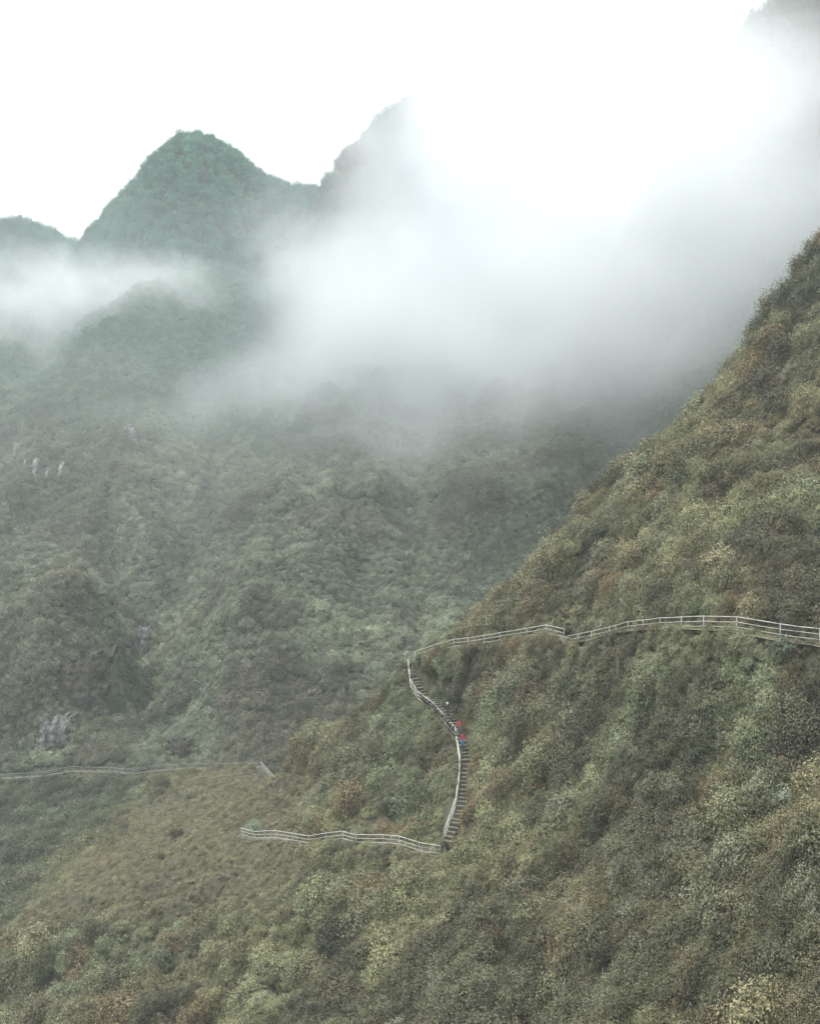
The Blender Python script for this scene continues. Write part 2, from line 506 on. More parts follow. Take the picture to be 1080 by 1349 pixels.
def scatter_group():
    g = bpy.data.node_groups.new('scatter_leaves', 'GeometryNodeTree')
    g.interface.new_socket('Geometry', in_out='INPUT', socket_type='NodeSocketGeometry')
    g.interface.new_socket('Geometry', in_out='OUTPUT', socket_type='NodeSocketGeometry')
    N = g.nodes.new
    gi = N('NodeGroupInput'); go = N('NodeGroupOutput')
    ci = N('GeometryNodeCollectionInfo'); ci.inputs['Collection'].default_value = SRC
    ci.inputs['Separate Children'].default_value = True; ci.inputs['Reset Children'].default_value = True
    iop = N('GeometryNodeInstanceOnPoints'); iop.inputs['Pick Instance'].default_value = True

    def attr(n, t):
        a = N('GeometryNodeInputNamedAttribute'); a.data_type = t; a.inputs['Name'].default_value = n
        return a.outputs['Attribute']
    L = g.links.new
    L(gi.outputs[0], iop.inputs['Points'])
    L(ci.outputs[0], iop.inputs['Instance'])
    L(attr('pick', 'INT'), iop.inputs['Instance Index'])
    e2r = N('FunctionNodeEulerToRotation')
    L(attr('turn', 'FLOAT_VECTOR'), e2r.inputs[0])
    L(e2r.outputs[0], iop.inputs['Rotation'])
    L(attr('size', 'FLOAT_VECTOR'), iop.inputs['Scale'])
    L(iop.outputs[0], go.inputs[0])
    return g


SCAT = scatter_group()


def scatter(name, pos, turn, size, tint, pick, label, cat):
    me = bpy.data.meshes.new(name)
    me.vertices.add(len(pos)); me.vertices.foreach_set('co', pos.astype(np.float32).ravel())
    for n, t, v in (('turn', 'FLOAT_VECTOR', turn), ('size', 'FLOAT_VECTOR', size), ('tint', 'FLOAT_VECTOR', tint)):
        a = me.attributes.new(n, t, 'POINT'); a.data.foreach_set('vector', v.astype(np.float32).ravel())
    a = me.attributes.new('pick', 'INT', 'POINT'); a.data.foreach_set('value', pick.astype(np.int32))
    o = bpy.data.objects.new(name, me); COL.objects.link(o)
    md = o.modifiers.new('scatter', 'NODES'); md.node_group = SCAT
    tag(o, label, cat, kind='stuff')
    print(name, len(pos))
    return o


def normals(H, x, y, e=1.5):
    dx = (H(x + e, y) - H(x - e, y)) / (2 * e); dy = (H(x, y + e) - H(x, y - e)) / (2 * e)
    n = np.stack([-dx, -dy, np.ones_like(dx)], -1)
    return n / np.linalg.norm(n, axis=1, keepdims=True)


def turns(n, up_mix, k):
    """euler turns that lean the clump from vertical towards the slope's normal"""
    up = n * (1 - up_mix) + np.array([0, 0, up_mix])
    up /= np.linalg.norm(up, axis=1, keepdims=True)
    # rotation = Rz(phi) tilt; written as XYZ euler: tilt about x then y, spin comes first through z of the source
    ay = np.arctan2(up[:, 0], up[:, 2])
    ax = -np.arcsin(np.clip(up[:, 1], -1, 1))
    return np.stack([ax + k.normal(0, 0.12, len(n)), ay + k.normal(0, 0.12, len(n)), k.random(len(n)) * 0.0 + k.uniform(-0.5, 0.5, len(n))], -1)


def in_view(pos, mx=140, my=140):
    f = pos[:, 1] * CP + pos[:, 2] * SP
    px = 540 + F * pos[:, 0] / f; py = 674.5 - F * (-pos[:, 1] * SP + pos[:, 2] * CP) / f
    return (px > -mx) & (px < 1080 + mx) & (py > -my) & (py < 1349 + my), px, py


def mixc(a, b, t):
    return a * (1 - t[:, None]) + b * t[:, None]


OL = np.array([0.212, 0.218, 0.130]); GG = np.array([0.198, 0.224, 0.150]); BR = np.array([0.180, 0.142, 0.094])
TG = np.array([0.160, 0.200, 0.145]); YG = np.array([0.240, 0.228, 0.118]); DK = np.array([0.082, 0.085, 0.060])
DRY = np.array([0.245, 0.230, 0.155]); PALE = np.array([0.27, 0.29, 0.215]); RUST = np.array([0.19, 0.085, 0.045])

# stair footprint, kept free of leaves
STAIR_C = [(549, 876, 129.3), (549, 895, 127.6), (560, 916, 125.2), (581, 933, 122), (606, 966, 117.3), (613.5, 993, 114.4), (614.5, 1018, 112.2), (613, 1040, 110.3), (608, 1066, 108.0), (598, 1093, 105.8), (590, 1112, 104.3)]
STAIR_W = [P(*p) for p in STAIR_C]


def near_field():
    k = np.random.default_rng(5)
    n = 420000
    # more clumps per square metre close to the camera
    y = 34 + (236 - 34) * k.random(n) ** 1.25
    x = (k.random(n) * 2 - 1) * (0.44 * y + 8)
    x = np.r_[x, k.uniform(-1, 15, 9000)]; y = np.r_[y, k.uniform(111, 131, 9000)]      # the steep bank over the stairs
    keep = (x > -108) & (x < 123)
    x, y = x[keep], y[keep]
    z = H_near(x, y)
    pos = np.stack([x, y, z], -1)
    vis, px, py = in_view(pos)
    # behind the crest nothing but a thin fringe is needed
    hid = (y > 165) & (x > -12)
    vis &= ~hid
    pos, x, y, px, py = pos[vis], x[vis], y[vis], px[vis], py[vis]
    d, pz = seg_dist(pos[:, 0], pos[:, 1])
    # distance to the stairs' centre line
    ds = np.full(len(pos), 1e9)
    for a, b in zip(STAIR_W[:-1], STAIR_W[1:]):
        a = np.array(a[:2]); b = np.array(b[:2]); v = b - a
        t = np.clip(((x - a[0]) * v[0] + (y - a[1]) * v[1]) / (v @ v), 0, 1)
        ds = np.minimum(ds, np.hypot(x - a[0] - t * v[0], y - a[1] - t * v[1]))
    nrm = normals(H_near, x, y, 0.8)
    want = 0.30 * np.clip(90 / y, 0.8, 1.35) / np.clip(nrm[:, 2], 0.08, 1)          # steep banks get as many clumps per square metre of surface
    cnt = np.floor(want + k.random(len(pos))).astype(int)
    pos, x, y, px, py, d, ds, nrm = [np.repeat(q, cnt, axis=0) for q in (pos, x, y, px, py, d, ds, nrm)]
    jit = np.repeat(cnt, cnt) > 1
    pos = pos + jit[:, None] * k.normal(0, 0.12, pos.shape); pos[:, 2] += jit * k.normal(0, 0.45, len(pos))
    dist = y
    size = (0.55 + 0.5 * k.random(len(pos)) ** 1.5) * (0.5 + 0.0068 * np.minimum(dist, 140))
    size *= 1 + 0.5 * fbm(x, y, 3.0, 2, 61)
    big = k.random(len(pos)) > 0.93
    size *= np.where(big, 1.3, 0.8)
    size *= 0.5 + 0.5 * smooth(0.6, 2.6, d)
    size *= 1 - 0.55 * (1 - smooth(1.5, 4.5, d)) * (y > 165)
    # the dry grass patch on the left
    dry = smooth(0, 0.5, fbm(x, y, 14, 3, 77) * 0.5 + smooth(90, 260, px + (py - 1100) * 1.1) * (1 - smooth(330, 500, px - (1180 - py) * 0.35 + 40)) * smooth(1005, 1025, py) * (1 - smooth(1170, 1260, py)) * 1.4 - 0.3)
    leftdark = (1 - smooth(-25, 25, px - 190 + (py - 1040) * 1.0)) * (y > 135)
    size *= 1 - 0.55 * dry
    size = np.where((px > 325) & (px < 410) & (py > 995) & (py < 1062), np.minimum(size, .55), size)
    cap = np.minimum(0.38 + 0.42 * d, 0.34 + 0.5 * ds)
    size = np.minimum(size, np.maximum(cap, .3))
    hik = (px > 574) & (px < 616) & (py > 925) & (py < 1000)      # room for the walkers
    ok = (ds > np.where(hik, 0.5 + size * 0.55, np.where(y > 119.5, size * 0.2, 0.34 + size * 0.36))) & (d > 0.1 + size * 0.12)
    a1 = fbm(x, y, 13, 3, 31); a2 = fbm(x, y, 7, 3, 32); a3 = fbm(x, y, 18, 3, 33); a4 = fbm(x, y, 3.2, 2, 34)
    t = np.tile(OL, (len(pos), 1))
    t = mixc(t, GG, smooth(-0.1, 0.4, a1) * 0.8)
    t = mixc(t, BR, smooth(0.05, 0.4, a2 + 0.12 * (1 - smooth(70, 105, y))) * 0.5)
    t = mixc(t, YG, smooth(0.18, 0.5, a3) * 0.35)
    t = mixc(t, TG, smooth(0.2, 0.6, -a3) * 0.35)
    t = mixc(t, RUST, smooth(0.35, 0.7, fbm(x, y, 3.5, 2, 35)) * 0.4)
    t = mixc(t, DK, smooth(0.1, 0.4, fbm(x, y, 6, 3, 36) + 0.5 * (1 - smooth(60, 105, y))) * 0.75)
    t = mixc(t, DRY, dry * 0.75)
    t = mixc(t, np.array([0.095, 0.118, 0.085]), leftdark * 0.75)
    j = k.random(len(pos))
    t *= (0.62 + 0.95 * k.random(len(pos)))[:, None]
    t = mixc(t, PALE, (j > 0.95) * 0.6 * (1 - leftdark))
    t = mixc(t, BR, (j < 0.10) * 0.6)
    pick = k.integers(0, 4, len(pos))
    u = k.random(len(pos))
    pick = np.where(u < 0.30 + 0.2 * a2, k.integers(4, 6, len(pos)), pick)
    pick = np.where(u > 0.88, k.integers(6, 8, len(pos)), pick)
    pick = np.where((dry > .5) & (u > .35), k.integers(0, 4, len(pos)), pick)
    pick = np.where(big & (dry < .5), k.integers(11, 15, len(pos)), pick)
    sz = np.stack([size, size, size * (0.8 + 0.5 * k.random(len(pos)))], -1)
    p2 = pos.copy(); p2[:, 2] -= size * 0.15
    tn = turns(nrm, 0.45, k)
    hollow = fbm(x * math.cos(.85) + y * math.sin(.85), (-x * math.sin(.85) + y * math.cos(.85)) * 0.7, 6.5, 3, 95)                 # thin cover in patches, so that dark gaps open between the bushes
    ok &= ~((hollow > 0.25) & (k.random(len(pos)) < 0.5) & (dry < .5))
    grass = ok & (dry > 0.5)
    rest = ok & ~(dry > 0.5)
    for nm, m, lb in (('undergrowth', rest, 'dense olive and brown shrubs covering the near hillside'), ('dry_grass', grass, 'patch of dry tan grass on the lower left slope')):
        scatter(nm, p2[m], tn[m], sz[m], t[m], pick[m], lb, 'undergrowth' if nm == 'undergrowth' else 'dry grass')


def mid_field():
    k = np.random.default_rng(6)
    n = 290000
    y = 196 + (472 - 196) * k.random(n) ** 1.1
    x = (k.random(n) * 2 - 1) * (0.44 * y)
    z = H_mid(x, y)
    z2 = np.where(y < 236, H_near(np.clip(x, -110, 125), y), -1e9)
    m = (z > z2 - 0.2)
    for H in (H_peak, H_cen, H_rgt):
        m &= z > H(x, y) - 6
    x, y, z = x[m], y[m], z[m]
    pos = np.stack([x, y, z], -1)
    vis, px, py = in_view(pos, 110, 60)
    vis &= py < 1040
    vis &= (seg_dist(x, y)[0] > 3.2)
    pos, x, y, px, py = pos[vis], x[vis], y[vis], px[vis], py[vis]
    nrm = normals(H_mid, x, y, 3)
    acc = k.random(len(pos)) < np.clip(0.46 / nrm[:, 2], 0, 1)
    pos, x, y, px, py, nrm = [q[acc] for q in (pos, x, y, px, py, nrm)]
    a1 = fbm(x, y, 34, 3, 131); a2 = fbm(x, y, 16, 3, 132); a3 = fbm(x, y, 50, 3, 133)
    t = np.tile(np.array([0.196, 0.228, 0.176]), (len(pos), 1))
    t = mixc(t, np.array([0.27, 0.305, 0.23]), smooth(-0.1, 0.4, a1))
    t = mixc(t, np.array([0.14, 0.12, 0.095]), smooth(0.05, 0.4, a2) * 0.6)
    t = mixc(t, np.array([0.085, 0.10, 0.075]), smooth(0.1, 0.45, -a3) * 0.55)
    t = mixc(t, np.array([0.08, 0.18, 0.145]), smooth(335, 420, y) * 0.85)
    t *= (0.75 + 0.7 * k.random(len(pos)))[:, None]
    size = (0.65 + 0.9 * k.random(len(pos)) ** 2) * (1 + 0.3 * a2) * (0.42 + y / 480)
    size *= np.where(k.random(len(pos)) > 0.88, 1.3, 0.85)
    size = np.clip(size, 0.5, 3.0)
    clear = np.ones(len(pos), bool)
    for (cx, cy, rx, ry) in ROCK_PX:
        clear &= ((px - cx) / rx) ** 2 + ((py - cy) / ry) ** 2 > 0.8 + 0.6 * k.random(len(pos))
    pick = k.integers(0, 4, len(pos)); u = k.random(len(pos))
    pick = np.where(u < 0.13, k.integers(8, 11, len(pos)), pick)
    pick = np.where(u > 0.8, k.integers(4, 6, len(pos)), pick)
    sz = np.stack([size, size, size * (0.8 + 0.5 * k.random(len(pos)))], -1)
    m = clear
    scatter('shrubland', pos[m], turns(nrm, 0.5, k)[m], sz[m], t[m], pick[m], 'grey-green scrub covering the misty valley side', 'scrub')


def H_mid_cut(x, y):
    return np.where(y < 468, H_mid(x, y), -1e9)


def forest(name, H, x0, x1, y0, y1, sp, s0, seed, label, base, others=()):
    sp *= 0.68; s0 *= 0.85
    k = np.random.default_rng(seed)
    n = int((x1 - x0) * (y1 - y0) / sp ** 2)
    x = x0 + (x1 - x0) * k.random(n); y = y0 + (y1 - y0) * k.random(n)
    z = H(x, y)
    m = np.ones(n, bool)
    for O in others:
        m &= z > O(x, y) - 3
    x, y, z = x[m], y[m], z[m]
    pos = np.stack([x, y, z], -1)
    vis, px, py = in_view(pos, 90, 60)
    pos, x, y = pos[vis], x[vis], y[vis]
    nrm = normals(H, x, y, 4)
    vis = (nrm[:, 1] < 0.25)                # the far side of the ridge is bare of what nobody can see
    pos, x, y, nrm = pos[vis], x[vis], y[vis], nrm[vis]
    t = np.tile(np.array(base), (len(pos), 1))
    t *= (0.55 + 0.8 * k.random(len(pos)))[:, None] * (1 + 0.35 * fbm(x, y, 30, 3, seed))[:, None]
    size = s0 * (0.5 + 0.9 * k.random(len(pos)) ** 1.6)
    sz = np.stack([size, size, size * (0.8 + 0.7 * k.random(len(pos)))], -1)
    pos[:, 2] += size * 0.15
    scatter(name, pos, turns(nrm, 0.7, k), sz, t, k.integers(8, 11, len(pos)), label, 'forest')


# ------------------------------------------------------------------ rock faces
ROCKS = [
    # px, py, Y, half width m, half height m, material, label
    (72, 972, 231, 4.0, 3.6, M_rock, 'grey limestone cliff face just above the far left path'),
    (183, 848, 274, 3.2, 5.0, M_rock, 'grey rock face in the shaded gully of the valley side'),
    (105, 905, 238, 6.0, 7.0, M_rock_dark, 'brown overhanging rock above the grey cliff by the far path'),  # the recess's shade is put into this rock's dark colour
    (20, 600, 334, .75, 3.6, M_rock_pale, 'leftmost and tallest of the five thin white cliff streaks at the left edge'),
    (33, 614, 334, .6, 3.0, M_rock_pale, 'second from the left of the five thin white cliff streaks at the left edge'),
    (46, 622, 334, .85, 4.0, M_rock_pale, 'middle one of the five thin white cliff streaks at the left edge'),
    (62, 628, 334, .55, 2.8, M_rock_pale, 'fourth from the left of the five thin white cliff streaks'),
    (80, 624, 334, .8, 3.6, M_rock_pale, 'rightmost of the five thin white cliff streaks at the left edge'),
    (170, 572, 384, 2.0, 2.8, M_rock_pale, 'pale cliff patch under the low mist on the left'),
    (540, 677, 306, 2.3, 1.9, M_rock_pale, 'small pale boulder outcrop in the middle of the valley side'),
    (934, 436, 318, 2.0, 6.5, M_rock_pale, 'tall pale cliff streak in the mist behind the right ridge'),
    (565, 990, 231, 0.01, 0.01, None, ''),
    (238, 990, 220, 2.2, 2.4, M_rock_dark, 'small brown rock face above the far path near its middle'),
]
ROCKS = [r for r in ROCKS if r[5] is not None]
ROCK_PX = [(r[0], r[1], r[3] / r[2] * F * 0.95, r[4] / r[2] * F * 0.95) for r in ROCKS]


def surf_hit(px, py, Hs, t0, t1):
    u = np.linspace(t0, t1, 1200)
    x, y, z = P(px, py, 1.0)
    X, Y, Z = x * u, u, z * u
    best = None
    for H in Hs:
        h = H(X, Y)
        i = np.argmax(h > Z)
        if h[i] > Z[i] and (best is None or u[i] < best):
            best = u[i]
    return best


def make_rock(px, py, Y, hw, hh, mat, label, seed):
    Hs = [H_mid, H_rgt] if px > 800 else [H_mid]
    hit = surf_hit(px, py, Hs, 205, 460) or Y
    c = Vector(P(px, py, hit))
    r = np.random.default_rng(seed)
    nx, nz = 64, 64
    verts, faces = [], []
    # a craggy shell bulging out of the slope, with a back so that it has thickness
    for side in (0, 1):
        for j in range(nz):
            for i in range(nx):
                a = (i / (nx - 1)) * 2 - 1; b = (j / (nz - 1)) * 2 - 1
                rr = min(1, math.sqrt(a * a + b * b))
                edge = 0.9 + (0.2 if hw < 1 else 0.5) * float(fbm(np.array(a * 3.0 + seed * 9), np.array(b * 3.0), 1.0, 3, seed))
                X = a * hw * edge; Z = b * hh * edge
                # follow the slope backward as it rises
                back = Z * 0.35
                crag = float(fbm(np.array(X * 1.3 + seed * 31), np.array(Z * 0.9), 2.0, 5, seed + 3))
                step = math.floor((X + crag * 1.5) * 0.9) * 0.35
                D = -(0.9 * (1 - rr ** 4) + crag * 0.3 + math.sin(step * 7) * 0.12 + 0.25 * abs(((Z * 0.6 + crag * .5) % 1) - .5)) if side == 0 else 3.0
                verts.append((c.x + X, c.y + back + D + (-0.4 if c.y < 300 else 0.0), c.z + Z))
    def idx(s, i, j): return s * nx * nz + j * nx + i
    for j in range(nz - 1):
        for i in range(nx - 1):
            faces.append((idx(0, i, j), idx(0, i + 1, j), idx(0, i + 1, j + 1), idx(0, i, j + 1)))
            faces.append((idx(1, i, j), idx(1, i, j + 1), idx(1, i + 1, j + 1), idx(1, i + 1, j)))
    for i in range(nx - 1):
        faces.append((idx(0, i + 1, 0), idx(0, i, 0), idx(1, i, 0), idx(1, i + 1, 0)))
        faces.append((idx(0, i, nz - 1), idx(0, i + 1, nz - 1), idx(1, i + 1, nz - 1), idx(1, i, nz - 1)))
    for j in range(nz - 1):
        faces.append((idx(0, 0, j), idx(0, 0, j + 1), idx(1, 0, j + 1), idx(1, 0, j)))
        faces.append((idx(0, nx - 1, j + 1), idx(0, nx - 1, j), idx(1, nx - 1, j), idx(1, nx - 1, j + 1)))
    o = link_mesh('rock_face', [tuple(Vector(v) - c) for v in verts], faces, mat, smooth_=False)
    o.location = c
    tag(o, label, 'rock face', 'bare rock faces on the valley side')


near_field()
mid_field()
forest('forest', H_peak, -330, 140, 440, 640, 2.6, 2.6, 201, 'dense low forest on the tall left peak', (0.065, 0.19, 0.155), (H_mid_cut,))
forest('forest', H_low, -520, -80, 690, 820, 3.2, 3.2, 202, 'strip of forest on the low hill behind the left peak', (0.065, 0.19, 0.155), (H_peak,))
forest('forest', H_cen, -110, 200, 430, 580, 2.8, 2.6, 203, 'forest on the central peak inside the mist', (0.075, 0.14, 0.115), (H_mid_cut, H_peak))
forest('forest', H_rgt, 20, 260, 300, 440, 2.4, 2.2, 204, 'forest on the dim mountain behind the right ridge', (0.075, 0.14, 0.115), (H_mid_cut,))
for i, rk in enumerate(ROCKS):
    make_rock(*rk, seed=500 + i)

# ------------------------------------------------------------------ paths
def ribbon(name, base_pts, w, side, mat):
    """dirt path lying on the uphill side of the rail"""
    verts, faces = [], []
    pts = []
    for a, b in zip(base_pts[:-1], base_pts[1:]):
        n = max(2, int((b - a).length / 0.7))
        for i in range(n):
            pts.append(a.lerp(b, i / n))
    pts.append(base_pts[-1])
    for i, p in enumerate(pts):
        t = (pts[min(i + 1, len(pts) - 1)] - pts[max(i - 1, 0)]); t.z = 0; t.normalize()
        s = Vector((-t.y, t.x, 0)) * side
        for f in (-0.25, 0.35, 0.75, 1.0):
            q = p + s * w * f
            z = float(H_near(np.array([q.x]), np.array([q.y]))[0])
            verts.append((q.x, q.y, max(z, p.z - 0.02) + 0.05))
    for i in range(len(pts) - 1):
        for j in range(3):
            a = i * 4 + j
            faces.append((a, a + 1, a + 5, a + 4))
    return tag(link_mesh(name, verts, faces, mat), kind='structure')


ribbon('path', BASE['right'], 1.2, -1, M_path)
ribbon('path', BASE['mid'], 1.2, -1, M_path)
ribbon('path', BASE['low'], 1.2, -1, M_path)
ribbon('path', BASE['far'], 1.3, 1, M_path)

# ------------------------------------------------------------------ stairs
def tube(bm, a, b, r, seg=8):
    a = Vector(a); b = Vector(b); d = b - a; L = d.length
    if L < 1e-5: return
    q = d.to_track_quat('Z', 'Y')
    m = Matrix.Translation((a + b) / 2) @ q.to_matrix().to_4x4()
    bmesh.ops.create_cone(bm, cap_ends=True, segments=seg, radius1=r, radius2=r, depth=L, matrix=m)


def bm_obj(name, bm, mat, parent=None, smooth_=False):
    me = bpy.data.meshes.new(name); bm.to_mesh(me); bm.free()
    me.materials.append(mat)
    if smooth_:
        me.polygons.foreach_set('use_smooth', [True] * len(me.polygons))
    o = bpy.data.objects.new(name, me); COL.objects.link(o)
    if parent is not None: o.parent = parent
    return o


pts = [Vector(p) for p in STAIR_W]
cum = [0]
for a, b in zip(pts[:-1], pts[1:]):
    cum.append(cum[-1] + (b - a).length)
NST = 52


def along(s):
    for i in range(len(pts) - 1):
        if s <= cum[i + 1] or i == len(pts) - 2:
            t = (s - cum[i]) / (cum[i + 1] - cum[i])
            return pts[i].lerp(pts[i + 1], t), (pts[i + 1] - pts[i])


stair = empty('staircase', pts[-1])
tag(stair, 'rough stone steps climbing the slope beside the curved white railing', 'staircase')
srng = random.Random(4)
# the first step's mesh: a worn slab with bevelled edges, copied for the rest
bm = bmesh.new()
bmesh.ops.create_cube(bm, size=1)
bmesh.ops.scale(bm, vec=(1.0, 0.5, 0.3), verts=bm.verts)
bmesh.ops.bevel(bm, geom=list(bm.edges), offset=0.03, segments=2, affect='EDGES')
bmesh.ops.subdivide_edges(bm, edges=[e for e in bm.edges if e.calc_length() > 0.5], cuts=4)
for v in bm.verts:
    v.co += Vector((srng.uniform(-.015, .015), srng.uniform(-.02, .02), srng.uniform(-.012, .012)))
step0 = bm_obj('step', bm, M_step, stair)
for i in range(NST):
    s = cum[-1] * (i + 0.5) / NST
    p, d = along(s)
    s2 = min(cum[-1], s + 1.2); s1 = max(0, s - 1.2)
    d = along(s2)[0] - along(s1)[0]
    o = step0 if i == 0 else step0.copy()
    if i: COL.objects.link(o)
    o.parent = stair
    o.parent = stair
    o.location = p - pts[-1] + Vector((srng.uniform(-.1, .1), srng.uniform(-.05, .05), srng.uniform(-.08, .02) - (0.13 if p.y > 121 else 0.0)))
    o.rotation_euler = (srng.uniform(-.04, .04), srng.uniform(-.04, .04), math.atan2(d.y, d.x) + R(90) + srng.uniform(-.2, .2))
    o.scale = (srng.uniform(.8, 1.12), srng.uniform(.7, 1.0), srng.uniform(.8, 1.1))

# ------------------------------------------------------------------ railings
def railing(key, label, mat, rr=0.045, pr=0.03, spacing=3.4, end_post=True):
    base = BASE[key]
    t = empty('railing', base[0])
    tag(t, label, 'railing', 'railings along the mountain path')
    # smooth the polyline a little
    pl = [base[0]]
    for a, b in zip(base[:-1], base[1:]):
        n = max(1, round((b - a).length / spacing))
        for i in range(1, n + 1):
            pl.append(a.lerp(b, i / n))
    rel = [p - base[0] for p in pl]
    k = random.Random(len(key) * 7)
    tops = []
    for p in rel:
        tops.append(p + Vector((k.uniform(-.04, .04), k.uniform(-.04, .04), k.uniform(-.03, .03))))
    for hgt, rr in ((1.05, rr), (0.66, rr * .75), (0.27, rr * .75)):
        bm = bmesh.new()
        cur = []
        for a in tops:
            cur.append(a + Vector((0, 0, hgt)))
        for a, b in zip(cur[:-1], cur[1:]):
            # slight sag between posts, as in hand-built rails
            m = a.lerp(b, 0.5) + Vector((k.uniform(-.02, .02), 0, k.uniform(-.035, .01)))
            tube(bm, a, m, rr, 8); tube(bm, m, b, rr, 8)
            bmesh.ops.create_icosphere(bm, subdivisions=1, radius=rr * 1.02, matrix=Matrix.Translation(m))
        bm_obj('rail', bm, mat, t, True)
    for a in tops:
        bm = bmesh.new()
        tube(bm, (0, 0, -0.5), (0, 0, 1.08), pr, 8)
        bmesh.ops.create_icosphere(bm, subdivisions=2, radius=pr * 1.15, matrix=Matrix.Translation((0, 0, 1.08)))
        o = bm_obj('post', bm, mat, t, True)
        o.location = a
    return t


railing('right', 'white three-bar railing leaving the photo at the right edge', M_rail, 0.036, 0.032)
railing('mid', 'white railing rounding the spur above the stairs', M_rail, 0.042)
railing('stair', 'curved white railing running down beside the stone steps', M_rail, 0.055)
railing('low', 'white railing leading left from the foot of the stairs', M_rail, 0.045)
railing('far', 'faint grey-green railing along the far left path', M_rail_old, 0.055, 0.04, 3.4)
railing('dip', 'short pale railing sloping down at the end of the far path', M_rail, 0.04, 0.035, 3.0)

# ------------------------------------------------------------------ people
def skin_mesh(chains, subdiv=1):
    """chains: list of lists of (Vector, radius); the first point of a chain is joined to an equal earlier point"""
    me = bpy.data.meshes.new('skin'); verts = []; rad = []; edges = []
    def vid(p, r):
        for i, q in enumerate(verts):
            if (q - p).length < 1e-4: return i
        verts.append(p); rad.append(r); return len(verts) - 1
    for c in chains:
        ids = [vid(Vector(p), r) for p, r in c]
        edges += list(zip(ids[:-1], ids[1:]))
    me.from_pydata([tuple(v) for v in verts], edges, [])
    o = bpy.data.objects.new('skin', me); COL.objects.link(o)
    md = o.modifiers.new('s', 'SKIN'); md.use_smooth_shade = True
    for i, r in enumerate(rad):
        sv = me.skin_vertices[0].data[i]
        sv.radius = (r, r) if not isinstance(r, tuple) else r
        sv.use_root = (i == 0)
    sd = o.modifiers.new('d', 'SUBSURF'); sd.levels = subdiv; sd.render_levels = subdiv
    dg = bpy.context.evaluated_depsgraph_get()
    out = bpy.data.meshes.new_from_object(o.evaluated_get(dg))
    bpy.data.objects.remove(o); bpy.data.meshes.remove(me)
    return out


